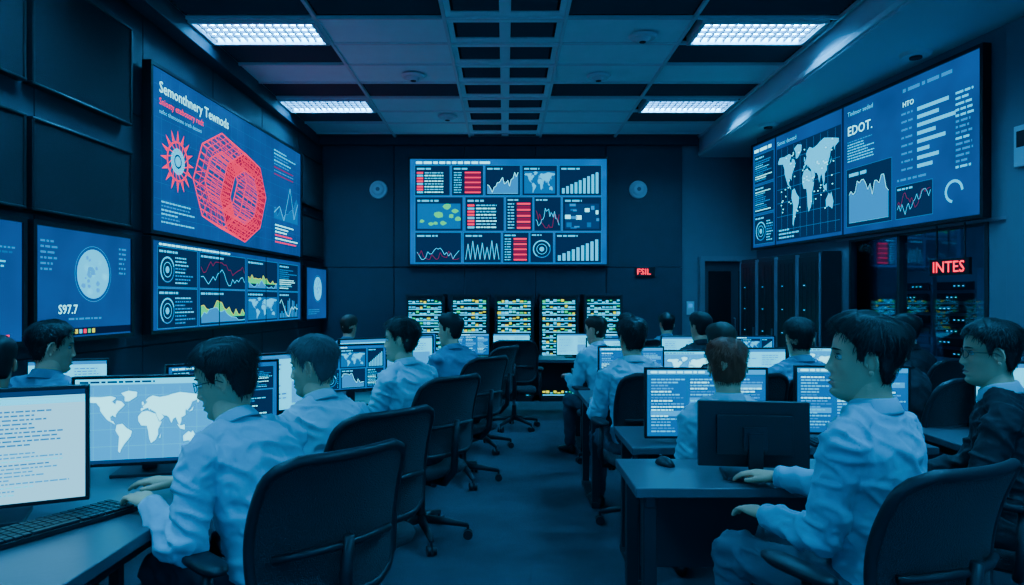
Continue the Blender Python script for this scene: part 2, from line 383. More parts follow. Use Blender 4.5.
        cv.text('Tinlmor seded',b+w*.02,h*.91,h*.05,'cyan'); cv.text('EDOT.',b+w*.02,h*.76,h*.10,'pale'); cv.lines(b+w*.02,h*.55,b+w*.15,h*.72,8,['cyan','cyan2'])
        cv.widget('area',b+w*.015,h*.05,b+w*.20,h*.50)
        cv.text('HTO',b+w*.24,h*.82,h*.05,'pale')
        for i in range(8): cv.rect(b+w*.29,h*(.76-.055*i),b+w*(.29+[.10,.07,.12,.06,.09,.04,.07,.05][i]),h*(.785-.055*i),'cyan',3); cv.words(b+w*.235,h*(.765-.055*i),b+w*.285,h*.015,'cyan2')
        cv.words(b+w*.24,h*.92,w*.97,h*.025,'cyan2')
        cv.widget('line',b+w*.215,h*.05,b+w*.34,h*.28); cv.ring(w*.925,h*.17,h*.065,h*.018,'cyan',3,0,4.5); cv.lines(b+w*.22,h*.30,w*.86,h*.34,1,['cyan2']); cv.lines(w*.93,h*.30,w*.985,h*.80,14,['cyan2','cyan'])
        cv.rect(a-w*.004,0,a+w*.004,h,'dark',6); cv.rect(b-w*.004,0,b+w*.004,h,'dark',6)

def wall_screen(name,cx,cy,z0,w,h,yaw,kind,depth=.06,splits=()):
    mb=MB(); b=.03
    mb.box((0,depth/2,z0+h/2),(w+2*b,depth,h+2*b),M_bez)
    for x,ww,zz,hh in((0,w+2*b,z0-b/2,b),(0,w+2*b,z0+h+b/2,b)): mb.box((x,-.008,zz),(ww,.016,hh),M_bez)
    for sgn in(-1,1): mb.box((sgn*(w/2+b/2),-.008,z0+h/2),(b,.016,h),M_bez)
    cv=Canvas(mb,w,h,z0,-.002,.001); content(kind,cv,1.6 if w>1.5 else 1.)
    for u in splits: mb.box((u*w-w/2,-.012,z0+h/2),(.006,.006,h),M_bez)
    return mb.obj(name,(cx,cy,0),yaw)

# ------------------------------------------------------------------ room
def simple_box(name,c,d,mt,bevel=0.,yaw=0.):
    mb=MB(); mb.box((0,0,0),d,mt); return mb.obj(name,c,yaw,bevel=bevel)
YB=10.2; HC=3.83
simple_box('floor',(.6,3.6,-.05),(9.6,15.0,.1),M_carpet)
simple_box('ceiling',(.6,3.6,HC+.16),(9.6,15.0,.1),M_void)
LA=math.atan(.0507); yawL=pi/2-LA
def LW(y,off=0.): return (-3.226+.0507*y+off, y)
mb=MB()
mb.box((0,.06,1.95),(14.,.1,3.9),M_wallb)
ys=[-6.4,-5.2,-4.,-2.8,-1.6,-.42,.78,1.98,3.18,4.38,5.58,6.6]
for a,b in zip(ys,ys[1:]):
    for z0,z1 in((.12,1.04),(1.05,1.97),(1.98,2.9),(2.91,3.83)):
        mb.box(((a+b)/2,0,(z0+z1)/2),(b-a-.012,.03,z1-z0-.002),M_wall)
mb.obj('wall_left',(*LW(3.6,-.03),0),yawL,bevel=.003)
mb=MB(); mb.box((0,0,.06),(13.4,.02,.12),M_bez); mb.obj('baseboard_left',(*LW(3.5,.0),0),yawL)
mb=MB(); mb.box((.5,YB+.1,1.95),(9.,.1,3.9),M_wallr); mb.obj('wall_back')
mb=MB()
xs=[-2.72,-1.65,-.6,.45,1.5,2.64]
for a,b in zip(xs,xs[1:]):
    for z0,z1 in((.12,1.9),(1.91,3.83)): mb.box(((a+b)/2,YB,(z0+z1)/2),(b-a-.01,.1,z1-z0),M_wallb)
mb.obj('wall_back_cladding',bevel=.004)
simple_box('baseboard_back',(.0,YB-.06,.06),(5.2,.02,.12),M_bez)
RA=math.atan(.146); yawR=-pi/2+RA
far=V((3.32,9.0,0)); 
def RW(s,off=0.):
    d=V((sin(RA),-cos(RA),0)); n=V((-cos(RA),-sin(RA),0))
    return far+d*s+n*off
mb=MB()
def wseg(s0,s1,z0,z1): mb.box(((s0+s1)/2,.075,(z0+z1)/2),(s1-s0,.15,z1-z0),M_wallr)
WS0,WS1,WZ0,WZ1=1.92,3.60,.85,2.04; WT=3.548
wseg(0,WS0,0,WT); wseg(WS1,12.,0,WT); wseg(WS0,WS1,0,WZ0); wseg(WS0,WS1,WZ1,WT)
mb.obj('wall_right',far,yawR)
mb=MB(); mb.box((6,-.01,.06),(12.,.02,.12),M_bez); mb.obj('baseboard_right',far,yawR)
mb=MB(); mb.box((5.,-.012,.0),(6.6,.02,.025),M_frame); mb.obj('trim_1',far+V((0,0,2.055)),yawR)
simple_box('wall_alcove',(3.86,9.65,WT/2),(.1,1.2,WT),M_wallr)
simple_box('wall_alcove_return',(3.60,9.10,WT/2),(.42,.1,WT),M_wallr)
mb=MB(); mb.box((0,0,1.75),(.35,.10,3.5),M_wallr); mb.obj('wall_pilaster',RW(4.05,.05),yawR,bevel=.005)
# window
mb=MB()
fw=.035
for s in(WS0,2.62,WS1): mb.box((s,.03,(WZ0+WZ1)/2),(fw,.08,WZ1-WZ0),M_dmetal)
for z in(WZ0,WZ1): mb.box(((WS0+WS1)/2,.03,z),(WS1-WS0+fw,.08,fw),M_dmetal)
gm=bpy.data.materials.new('window_glass'); gm.use_nodes=True; nt=gm.node_tree; nt.nodes.clear()
o=nt.nodes.new('ShaderNodeOutputMaterial');mx=nt.nodes.new('ShaderNodeMixShader');t1=nt.nodes.new('ShaderNodeBsdfTransparent');g1=nt.nodes.new('ShaderNodeBsdfGlossy')
t1.inputs[0].default_value=(.75,.85,.95,1); g1.inputs['Roughness'].default_value=.03; g1.inputs['Color'].default_value=(.8,.9,1,1)
fr=nt.nodes.new('ShaderNodeFresnel'); fr.inputs['IOR'].default_value=1.25
nt.links.new(fr.outputs[0],mx.inputs[0]); nt.links.new(t1.outputs[0],mx.inputs[1]); nt.links.new(g1.outputs[0],mx.inputs[2]); nt.links.new(mx.outputs[0],o.inputs[0])
mb.box(((WS0+WS1)/2,.03,(WZ0+WZ1)/2),(WS1-WS0,.006,WZ1-WZ0),gm)
mb.obj('window_1',far,yawR)
# room behind the window
for nm,c,d,mt in(('wall_server_room_back',(2.8,1.9,1.3),(4.2,.08,2.6),M_wallr),('floor_server_room',(2.8,1.0,.01),(4.2,1.7,.02),M_carpet),('ceiling_server_room',(2.8,1.0,2.62),(4.2,1.7,.04),M_tile),('wall_server_room_far',(.72,1.0,1.3),(.06,1.7,2.6),M_wallr),('wall_server_room_near',(4.88,1.0,1.3),(.06,1.7,2.6),M_wallr)):
    mb=MB(); mb.box(c,d,mt); mb.obj(nm,far,yawR)
mb=MB()
for x in(1.6,2.6,3.6):
    mb.box((x,.75,2.57),(.8,.16,.04),M_white); mb.box((x,.75,2.545),(.76,.12,.015),C['lamp2'])
mb.obj('added_strip_light',far,yawR)  # unseen strips added to brighten the room behind the glass
mb=MB()
for x in(1.08,1.70,3.62):
    mb.box((x,1.62,.90),(.56,.4,1.72),M_frame)
    for j in range(12):
        mb.box((x,1.41,.2+j*.125),(.50,.02,.09),M_dmetal)
        for k in range(3): mb.box((x-.2+.06*k+.1*(j%3),1.398,.2+j*.125),(.025,.004,.012),C['cyan'] if (j+k)%3 else C['teal'])
mb.obj('server_rack_row',far,yawR,bevel=.003)
mb=MB(); mb.box((2.6,1.82,1.5),(1.0,.04,.6),M_bez); mb.box((2.6,1.795,1.5),(.94,.006,.54),C['bg2'])
for k in range(6): mb.box((2.3+.12*k,1.788,1.4+.03*(k%3)),(.06,.004,.1+.05*(k%4)),C['cyan'])
mb.obj('wall_monitor',far,yawR)
mb=MB(); mb.box((0,0,0),(.42,.03,.14),M_bez)
vs,fs=text_geo('INTES'); S=.135
mb.add([(x*S-.178,-.0175,y*S-.045) for x,y in vs],fs,C['signred']); 
for sx in(-.15,.15): mb.box((sx,.005,.21),(.012,.012,.30),M_dmetal)
mb.obj('led_sign',RW(3.26,.03)+V((0,0,1.70)),yawR)
mb=MB(); mb.tube([(0,0,0),(0,0,.55)],[.02,.02],M_dmetal); mb.cyl((0,0,0),(0,0,.02),.12,M_dmetal)
mb.ell((0,0,.62),(.055,.055,.09),C['ltsky']); mb.obj('desk_lamp',RW(3.15,-.5)+V((0,0,.85)),yawR)
mb=MB(); mb.box((0,0,.0),(1.5,.5,.04),M_desk)
for sx in(-.7,.7): mb.box((sx,0,-.40),(.04,.45,.77),M_deskp)
mb.obj('console_table',RW(2.9,-.5)+V((0,0,.83)),yawR)
# soffit
mb=MB(); mb.box((3.95,3.6,3.70),(2.1,13.2,.30),M_soff); mb.box((2.895,3.6,3.60),(.03,13.2,.06),M_tbar); mb.obj('soffit_right',bevel=.01)
mb=MB(); mb.box((-2.80,3.6,3.76),(.16,13.2,.16),M_wallb); mb.obj('trim_2',bevel=.004)
mb=MB(); mb.box((0,YB-.1,3.77),(5.7,.1,.12),M_wallb); mb.obj('trim_3',bevel=.004)
for i,(x,y) in enumerate(((3.55,5.9),(3.2,8.3))):
    mb=MB(); mb.cyl((0,0,-.03),(0,0,0),.11,M_white,28,.13); mb.cyl((0,0,-.045),(0,0,-.03),.05,M_void); mb.obj('recessed_speaker',(x,y,3.55))
# ceiling grid
cols=[-2.74,-1.62,-.52,.52,1.62,2.86]; row=.575; y0=-2.8
tiles=MB(); bars=MB(); vents=MB()
lights=[]
nr=int((YB-y0)/row)+1
def vent(cx,cy,w,d):
    vents.box((cx,cy,HC+.05),(w,d,.02),M_void)
    n=int(d/.06)
    for k in range(n): vents.box((cx,cy-d/2+(k+.5)*d/n,HC+.02),(w,.012,.03),M_slat,Matrix.Rotation(.6,3,'X'))
for r in range(nr):
    ya=y0+r*row; yb=min(ya+row,YB-.06); cy=(ya+yb)/2; d=yb-ya
    if d<.15: continue
    bars.box((.06,ya,HC),(5.6,.028,.03),M_tbar)
    k=(r-15)%4
    for c in range(5):
        xa,xb=cols[c],cols[c+1]; cx=(xa+xb)/2; w=xb-xa
        if c in(0,4) and k==0: lights.append((cx,cy)); continue
        if c==2:
            for sx in(-1,1): vent(cx+sx*w*.235,cy,w*.36,d*.62)
            tiles.box((cx,cy-d*.40,HC+.008),(w-.03,d*.17,.015),M_tile); tiles.box((cx,cy+d*.40,HC+.008),(w-.03,d*.17,.015),M_tile)
            for xx,ww in((cx,.1),(cx-w*.46,.05),(cx+w*.46,.05)): tiles.box((xx,cy,HC+.006),(ww,d*.62,.015),M_tile)
            continue
        dark=(k==3) if c in(1,3) else (k in(1,3))
        if dark: vent(cx,cy,w-.06,d-.06); continue
        tiles.box((cx,cy,HC+.008),(w-.03,d-.03,.015),M_tile)
for x in cols: bars.box((x,3.7,HC),(.03,13.,.032),M_tbar)
tiles.obj('ceiling_tiles',bevel=.002); bars.obj('ceiling_grid'); vents.obj('air_vent_grilles')
for cx,cy in lights:  # includes an unseen row behind the camera, added to light the nearest backs
    mb=MB(); w,d=1.06,.5
    mb.box((0,0,.07),(w,d,.02),M_white)
    for sy in(-1,1): mb.box((0,sy*d/2,.02),(w+.03,.03,.09),M_white)
    for sx in(-1,1): mb.box((sx*w/2,0,.02),(.03,d,.09),M_white)
    mb.box((0,0,.045),(w-.04,d-.04,.01),C['lamp'])
    for k in range(15): mb.box((-w/2+(k+.5)*w/15,0,.015),(.014,d-.03,.025),M_slat)
    for k in(-.15,-.05,.05,.15): mb.box((0,k,.02),(w-.03,.018,.025),M_slat)
    mb.obj('ceiling_light',(cx,cy,HC-.01))
for x,y in((-.98,7.3),(1.0,7.3),(-.75,8.9),(1.25,6.2)):
    mb=MB(); mb.cyl((0,0,-.02),(0,0,0),.11,M_white,28,.13); mb.cyl((0,0,-.05),(0,0,-.02),.05,M_white,20,.075); mb.cyl((0,0,-.055),(0,0,-.05),.03,M_void); mb.obj('smoke_detector',(x,y,HC-.016))
# door in alcove
mb=MB()
for x in(2.93,3.74): mb.box((x,YB-.02,1.0),(.07,.12,2.0),M_frame)
mb.box((3.335,YB-.02,2.03),(.88,.12,.07),M_frame)
mb.box((3.335,YB+.015,1.0),(.76,.05,2.0),M_door)
mb.box((3.2,YB-.012,1.15),(.34,.02,1.4),M_bez); mb.box((3.56,YB-.012,1.15),(.16,.02,1.4),M_void)
mb.tube([(3.42,YB-.01,.95),(3.42,YB-.06,.95),(3.42,YB-.06,1.15),(3.42,YB-.01,1.15)],.01,M_metal)
mb.obj('door_1',bevel=.004)
mb=MB(); mb.box((0,0,0),(.11,.02,.2),M_white); mb.box((0,-.012,.04),(.07,.005,.07),C['cyan2']); mb.obj('wall_access_panel',(2.78,YB+.039,1.3),bevel=.004)
mb=MB(); mb.box((0,0,0),(.16,.03,.30),M_white); mb.box((0,-.018,.05),(.11,.006,.12),M_bez); mb.obj('wall_thermostat',RW(4.05,.115)+V((0,0,2.55)),yawR,bevel=.006)
# acoustic panels left wall
for (ya,yb,z0,z1) in((4.27,5.30,2.78,3.52),(4.27,5.30,1.99,2.56),(9.12,10.0,2.72,3.38),(9.12,10.0,2.02,2.58),(3.0,4.2,2.78,3.52),(3.0,4.2,1.99,2.56)):
    mb=MB(); L=yb-ya; mb.box((0,0,0),(L,.05,z1-z0),M_acou)
    for sz in(-1,1): mb.box((0,-.004,sz*(z1-z0)/2),(L+.03,.065,.02),M_bez)
    for sx in(-1,1): mb.box((sx*L/2,-.004,0),(.02,.065,z1-z0),M_bez)
    mb.obj('acoustic_panel',(*LW((ya+yb)/2,.03),(z0+z1)/2),yawL,bevel=.006)
# big screens
wall_screen('video_wall',*LW(7.25,.08),1.99,3.44,1.34,yawL,'hero')
wall_screen('video_wall',*LW(7.25,.08),1.17,3.44,.74,yawL,'dash_low',splits=(.335,.667))
wall_screen('wall_monitor',*LW(4.75,.08),1.17,.99,.72,yawL,'globe')
wall_screen('wall_monitor',*LW(3.65,.08),1.17,.99,.72,yawL,'side')
wall_screen('wall_monitor',*LW(9.62,.08),1.16,.86,.70,yawL,'globe')
wall_screen('video_wall',.05,YB-.12,1.95,2.90,1.55,0,'dash_back')
p=RW(1.83,.07); wall_screen('video_wall',p.x,p.y,2.10,3.58,1.32,yawR,'wall_right')
for x in(-1.88,1.98):
    mb=MB(); mb.cyl((0,0,0),(0,-.04,0),.135,M_white,32,.125); mb.cyl((0,-.04,0),(0,-.07,0),.10,M_white,32,.07); mb.cyl((0,-.07,0),(0,-.075,0),.03,M_frame); mb.obj('wall_speaker',(x,YB-.05,3.06))
mb=MB(); mb.box((0,0,0),(.30,.04,.14),M_bez); vs,fs=text_geo('FSIL'); mb.add([(x*.125-.13,-.024,y*.125-.043) for x,y in vs],fs,C['signred']); mb.obj('exit_sign',(2.08,YB-.07,1.84),bevel=.004)
# equipment racks along back wall
for i in range(5):
    x=-1.12+i*.625; mb=MB(); W=.55;H=1.50
    mb.box((0,.02,H/2),(W,.44,H),M_plast); mb.box((-W/2+.015,-.21,H/2),(.03,.03,H),M_dmetal); mb.box((W/2-.015,-.21,H/2),(.03,.03,H),M_dmetal)
    mb.box((0,-.21,.03),(W,.03,.06),M_dmetal); mb.box((0,-.21,H-.015),(W,.03,.03),M_dmetal)
    rr=random.Random(i)
    for j in range(17):
        z=.12+j*.08; mb.box((0,-.21,z),(W-.07,.02,.066),M_dmetal if j%2 else M_bez)
        for k in range(9):
            c=rr.choice(['cyan','ltsky','green','yel','teal','ltsky','cyan','yel' if 1<i<4 else 'cyan']) 
            xx=-.21+k*.052; mb.box((xx,-.222,z+rr.choice((-.012,.0,.014))),(rr.uniform(.030,.052),.004,rr.choice((.015,.022,.032))),C[c])
        mb.box((0,-.221,z-.03),(W-.09,.003,.014),C['cyan'])
    mb.obj('server_rack',(x,YB-.42,0),bevel=.003)
# tall cabinets along right wall
for i in range(4):
    s=.26+i*.44; mb=MB(); H=1.94
    mb.box((0,.12,H/2),(.42,.22,H),M_plast); mb.box((0,.0,H/2),(.38,.02,H-.1),M_bez)
    for sx in(-1,1): mb.box((sx*.2,-.008,H/2),(.015,.02,H-.04),M_frame)
    for k in range(4): mb.box((-.12+.08*k,-.012,H/2),(.012,.008,H-.2),M_dmetal)
    mb.box((.15,-.02,1.0),(.015,.02,.16),M_metal)
    for k in range(5): mb.box((-.08,-.014,.5+k*.27),(.03,.004,.01),C['cyan'])
    mb.obj('server_cabinet',RW(s,.25),yawR,bevel=.003)

# ------------------------------------------------------------------ furniture
def desk(x0,x1,y0,y1,z=.73,panel='far',name='desk'):
    mb=MB(); w=x1-x0;d=y1-y0
    mb.box((0,0,z-.018),(w,d,.036),M_desk)
    for sx in(-1,1):
        mb.box((sx*(w/2-.06),0,.02),(.06,d*.92,.04),M_dmetal)
        for sy in(-1,1): mb.box((sx*(w/2-.06),sy*(d/2-.06),(z-.036)/2),(.05,.05,z-.036),M_dmetal)
        mb.box((sx*(w/2-.06),0,z-.06),(.04,d*.88,.045),M_dmetal)
    if panel=='far': mb.box((0,d/2-.1,z-.24),(w-.18,.02,.38),M_deskp)
    if panel=='left': mb.box((-w/2+.12,0,z-.3),(.02,d-.14,.44),M_deskp)
    mb.box((0,d/2-.16 if panel=='far' else 0,z-.075),(w*.7 if panel=='far' else .12,.1 if panel=='far' else d*.7,.04),M_dmetal)
    return mb.obj(name,((x0+x1)/2,(y0+y1)/2,0),bevel=.004)
desk(-1.95,-1.07,1.15,3.38,.73,'left'); desk(-1.76,-.88,3.42,5.42,.73,'left'); desk(-1.56,-.68,5.46,7.5,.73,'left')
desk(-.75,1.9,8.1,8.75,.71)
desk(.48,1.42,2.5,2.97,.73); desk(.62,2.12,3.33,3.9,.70); desk(2.2,3.35,3.25,3.85,.72)
desk(.56,2.9,4.62,5.3,.72); desk(.68,2.9,6.35,7.0,.72); desk(-2.92,-2.1,3.75,4.35,.72)
def monitor(x,y,yaw,dz,w=.52,h=.31,gap=.06,kind='code',name='monitor'):
    mb=MB(); b=.012; z0=gap
    mb.box((0,.012,z0+h/2),(w+2*b,.024,h+2*b),M_plast)
    mb.box((0,.034,z0+h/2),(w*.72,.026,h*.66),M_plast)
    for zz,hh in((z0-b/2,b),(z0+h+b/2,b)): mb.box((0,-.003,zz),(w+2*b,.006,hh),M_bez)
    for sx in(-1,1): mb.box((sx*(w/2+b/2),-.003,z0+h/2),(b,.006,h),M_bez)
    mb.box((0,.06,(z0+h*.55)/2),(.055,.022,z0+h*.55),M_dmetal); mb.box((0,.045,z0+h*.45),(.09,.03,.09),M_dmetal)
    mb.box((0,.05,.006),(.24,.18,.012),M_dmetal)
    cv=Canvas(mb,w,h,z0,-.001,.0004); cv.r=random.Random(int((x*31+y*17)*100)); content(kind,cv,.4)
    return mb.obj(name,(x,y,dz+.001),radians(yaw),bevel=.002)
monitor(-1.60,2.07,26,.73,.56,.345,.06,'doc')
monitor(-1.42,2.70,13,.73,.50,.33,.05,'map')
monitor(-1.30,3.17,38,.73,.48,.30,.09,'dash2'); monitor(-1.20,3.75,50,.73,.50,.30,.09,'bright')
monitor(-.99,4.45,30,.73,.44,.28,.11,'dash'); monitor(-1.04,5.2,38,.73,.46,.28,.11,'bright')
monitor(-.86,6.15,30,.73,.44,.28,.08,'bright'); monitor(-.92,6.95,25,.73,.44,.28,.06,'dash')
for x,k in((-.42,'code'),(.08,'bright'),(.86,'bright'),(1.45,'code')): monitor(x,8.38,0,.71,.44,.25,.04,k)
monitor(.92,4.98,0,.72,.46,.28,.07,'code'); monitor(1.84,4.98,4,.72,.42,.26,.08,'bright'); monitor(2.32,5.05,-6,.72,.42,.26,.08,'map')
monitor(1.36,5.0,0,.72,.40,.26,.06,'map')
monitor(1.02,6.65,0,.72,.44,.26,.06,'bright'); monitor(1.75,6.65,0,.72,.44,.26,.08,'bright'); monitor(2.4,6.65,0,.72,.44,.26,.08,'dash')
monitor(1.02,3.46,0,.70,.60,.335,.03,'code'); monitor(1.78,3.50,-4,.70,.55,.33,.04,'code')
monitor(2.75,3.62,-12,.72,.45,.28,.08,'bright'); monitor(3.05,3.35,-35,.72,.4,.28,.08,'dash')
monitor(.985,2.72,172,.73,.40,.235,.04,'dash2')
monitor(-2.56,4.0,18,.72,.40,.26,.08,'bright')
def keyboard(x,y,yaw,z):
    mb=MB(); mb.box((0,0,.008),(.42,.145,.014),M_plast)
    for r in range(5):
        for c in range(17):
            if r==0 and 4<=c<=9:
                if c==4: mb.box((-.2+.0235*6.9,-.055,.019),(.13,.02,.008),M_key)
                continue
            mb.box((-.19+.0237*c,-.055+.027*r,.019),(.02,.022,.008),M_key)
    mb.obj('keyboard',(x,y,z),radians(yaw),bevel=.0015)
def mouse(x,y,yaw,z):
    mb=MB(); rings=[]
    for i in range(11):
        t=i/10; yy=-.055+.11*t; a=.031*(sin(pi*min(1,max(0,t*.94+.03)))**.45); hh=.034*(sin(pi*(t*.9+.05))**.6)
        rings.append([(a*cos(k*pi/9),yy,hh*sin(k*pi/9)) for k in range(10)])
    mb.loft(rings,M_plast); mb.box((0,.03,.028),(.006,.02,.012),M_dmetal); mb.obj('computer_mouse',(x,y,z),radians(yaw))
keyboard(-1.36,2.08,62,.731); mouse(-1.33,1.70,70,.731); mouse(.67,2.86,20,.731); keyboard(.9,4.75,0,.721); keyboard(1.72,3.40,0,.701)
keyboard(-1.16,2.93,60,.731)

def chair(x,y,yaw,hi=1.0,name='office_chair'):
    mb=MB(); SZ=.45
    rings=[]
    for zz,k in((SZ-.055,.86),(SZ-.045,.96),(SZ-.02,1.),(SZ,.97),(SZ+.008,.8)):
        rings.append([((.245*k)*(abs(cos(a))**.5)*(1 if cos(a)>0 else -1),(.235*k)*(abs(sin(a))**.5)*(1 if sin(a)>0 else -1)+.02,zz-.012*(sin(a)>.6)) for a in[2*pi*j/36 for j in range(36)]])
    mb.loft(rings,M_fab)
    mb.box((0,.0,SZ-.075),(.26,.26,.035),M_plast)
    H0,H1=.54,.98*hi
    def bp(u,v,off):
        a=abs(u)**2.0
        w=(.195+.05*sin(pi*min(1,v*.62+.18)))
        z=H0+(H1-H0)*v; y=-.235-.077*v*v+.03*sin(pi*v)+.05*a
        return V((u*w,y-off,z))
    NU,NV=14,20; vs=[];fs=[]
    for side,off in((0,0.),(1,.022)):
        for j in range(NV+1):
            v=j/NV; e=min(v,1-v)/.16; ws=1. if e>=1 else sqrt(max(0,1-(1-e)**2))*.30+.70
            for i in range(NU+1):
                u=(-1+2*i/NU)*ws; vs.append(bp(u,v,off))
    N=(NU+1)*(NV+1)
    for j in range(NV):
        for i in range(NU):
            a=j*(NU+1)+i; fs.append((a,a+1,a+NU+2,a+NU+1)); fs.append((N+a,N+a+NU+1,N+a+NU+2,N+a+1))
    mb.add(vs,fs,M_fab,True)
    loop=[]
    for i in range(NU+1): loop.append((i,0))
    for j in range(1,NV+1): loop.append((NU,j))
    for i in range(NU-1,-1,-1): loop.append((i,NV))
    for j in range(NV-1,0,-1): loop.append((0,j))
    pts=[(vs[j*(NU+1)+i]+vs[N+j*(NU+1)+i])/2 for i,j in loop]
    mb.tube(pts,.0165,M_plast,10,closed=True)
    mb.tube([(0,-.02,SZ-.08),(0,-.20,SZ-.08),(0,-.275,SZ+.0),(0,-.285,.62),(0,-.30,.74)],[.022,.024,.024,.02,.016],M_plast)
    mb.tube([(-.2,-.225,.70),(-.1,-.272,.71),(0,-.285,.71),(.1,-.272,.71),(.2,-.225,.70)],.012,M_plast)
    for sx in(-1,1):
        mb.tube([(sx*.16,.0,SZ-.07),(sx*.27,.0,SZ-.06),(sx*.29,-.01,SZ+.02),(sx*.285,-.015,.645)],[.016,.018,.018,.015],M_plast)
        rr=[]
        for zz,k in((.645,.85),(.655,1.),(.667,1.),(.673,.8)):
            rr.append([(sx*.285+.04*k*cos(a),.02+.13*k*(abs(sin(a))**.6)*(1 if sin(a)>0 else -1),zz) for a in[2*pi*j/20 for j in range(20)]])
        mb.loft(rr,M_plast)
    mb.cyl((0,0,.2),(0,0,SZ-.08),.017,M_metal); mb.cyl((0,0,.10),(0,0,.26),.028,M_plast,20,.024)
    for k in range(5):
        a=2*pi*k/5+.4; d=V((cos(a),sin(a),0)); q=V((-sin(a),cos(a),0))
        mb.tube([d*.02+V((0,0,.12)),d*.15+V((0,0,.105)),d*.28+V((0,0,.08))],[.028,.022,.015],M_plast,8)
        mb.cyl(d*.28+V((0,0,.045)),d*.28+V((0,0,.085)),.008,M_dmetal,8)
        for s_ in(-1,1): mb.cyl(d*.28+q*(s_*.006)+V((0,0,.028)),d*.28+q*(s_*.026)+V((0,0,.028)),.028,M_plast,16)
    return mb.obj(name,(x,y,0),radians(yaw))

# ------------------------------------------------------------------ people
def lerp_tab(t,tab):
    for (a,x),(b,y) in zip(tab,tab[1:]):
        if t<=b:
            k=max(0,min(1,(t-a)/(b-a))); return x+(y-x)*k
    return tab[-1][1]
HP=[(-.130,.040,-.015,.016),(-.122,.064,-.033,.034),(-.108,.0785,-.046,.046),(-.088,.0805,-.056,.055),(-.066,.0805,-.065,.0605),(-.040,.0795,-.078,.0655),(-.015,.080,-.090,.0690),(.010,.0825,-.099,.0720),(.035,.086,-.104,.0745),(.060,.082,-.101,.0735),(.080,.070,-.089,.0665),(.097,.050,-.070,.054),(.109,.026,-.046,.035),(.116,.006,-.026,.017),(.118,-.006,-.014,.004)]
def hprof(z):
    i=0
    while i<len(HP)-2 and z>HP[i+1][0]: i+=1
    p1,p2=HP[i],HP[i+1]; p0=HP[max(i-1,0)]; p3=HP[min(i+2,len(HP)-1)]
    t=max(0,min(1,(z-p1[0])/(p2[0]-p1[0]))); out=[]
    for k in(1,2,3):
        m1=(p2[k]-p0[k])/(p2[0]-p0[0])*(p2[0]-p1[0]) if i>0 else (p2[k]-p1[k]); m2=(p3[k]-p1[k])/(p3[0]-p1[0])*(p2[0]-p1[0])
        t2=t*t;t3=t2*t
        out.append((2*t3-3*t2+1)*p1[k]+(t3-2*t2+t)*m1+(-2*t3+3*t2)*p2[k]+(t3-t2)*m2)
    return out
def Gs(x,z,sx,sz): return exp(-(x/sx)**2-(z/sz)**2)
NOSE=[(-.056,0),(-.050,.003),(-.045,.012),(-.040,.0205),(-.034,.0225),(-.026,.0195),(-.010,.0125),(.008,.0065),(.020,.003),(.035,0)]
def hpoint(z,a,feat=True):
    f,b,w=hprof(z); yc=-.008; sa,ca=sin(a),cos(a)
    e=2/2.25; cx=abs(ca)**e*(1 if ca>0 else -1); sy=abs(sa)**e*(1 if sa>0 else -1)
    tz=lerp_tab(z,[(-.13,.30),(-.10,.26),(-.06,.14),(0,.09),(.06,.04),(.12,0)])
    x=w*cx*(1-tz*max(0,sy)**1.5); y=yc+(f-yc)*sy if sy>0 else yc+(yc-b)*sy
    p=V((x,y,z))
    if feat and sy>0:
        X=abs(x); d=0
        d+=lerp_tab(z,NOSE)*exp(-(x/lerp_tab(z,[(-.05,.0135),(-.036,.012),(-.01,.0085),(.02,.010)]))**2)
        d+=.0095*Gs(X-.0145,z+.040,.0062,.0065)-.0040*Gs(X-.026,z+.045,.006,.012)
        d-=.0120*Gs(X-.030,z-.003,.0165,.0120); d+=.0062*Gs(X-.031,z-.001,.0125,.0062)
        d-=.0045*Gs(X-.014,z-.006,.006,.010)
        d+=.0050*Gs(X-.027,z-.0215,.020,.0065)
        d+=.0045*Gs(X-.044,z+.030,.016,.017); d-=.003*Gs(X-.042,z+.066,.014,.022)
        d+=.0060*Gs(x,z+.070,.026,.022)
        d+=.0045*Gs(x,z+.0655,.0185,.0040)-.0050*Gs(x,z+.0715,.024,.0022)+.0052*Gs(x,z+.0785,.0160,.0048)
        d-=.0052*Gs(x,z+.0905,.020,.0055); d+=.0045*Gs(x,z+.106,.015,.010)
        d-=.0018*Gs(x,z+.056,.004,.006)
        p.y+=d
    return p
HL={'short':[(-.13,-.080),(-.045,-.070),(-.034,-.035),(-.026,.012),(.002,.020),(.006,-.012),(.020,-.010),(.030,.028),(.048,.052),(.064,.066),(.13,.070)],
    'bowl':[(-.13,-.10),(-.02,-.095),(.01,-.06),(.035,-.03),(.055,.040),(.13,.045)],
    'thin':[(-.13,-.075),(-.045,-.065),(-.034,-.03),(-.026,.012),(.002,.020),(.006,.0),(.018,.0),(.028,.045),(.04,.075),(.055,.092),(.13,.1)]}
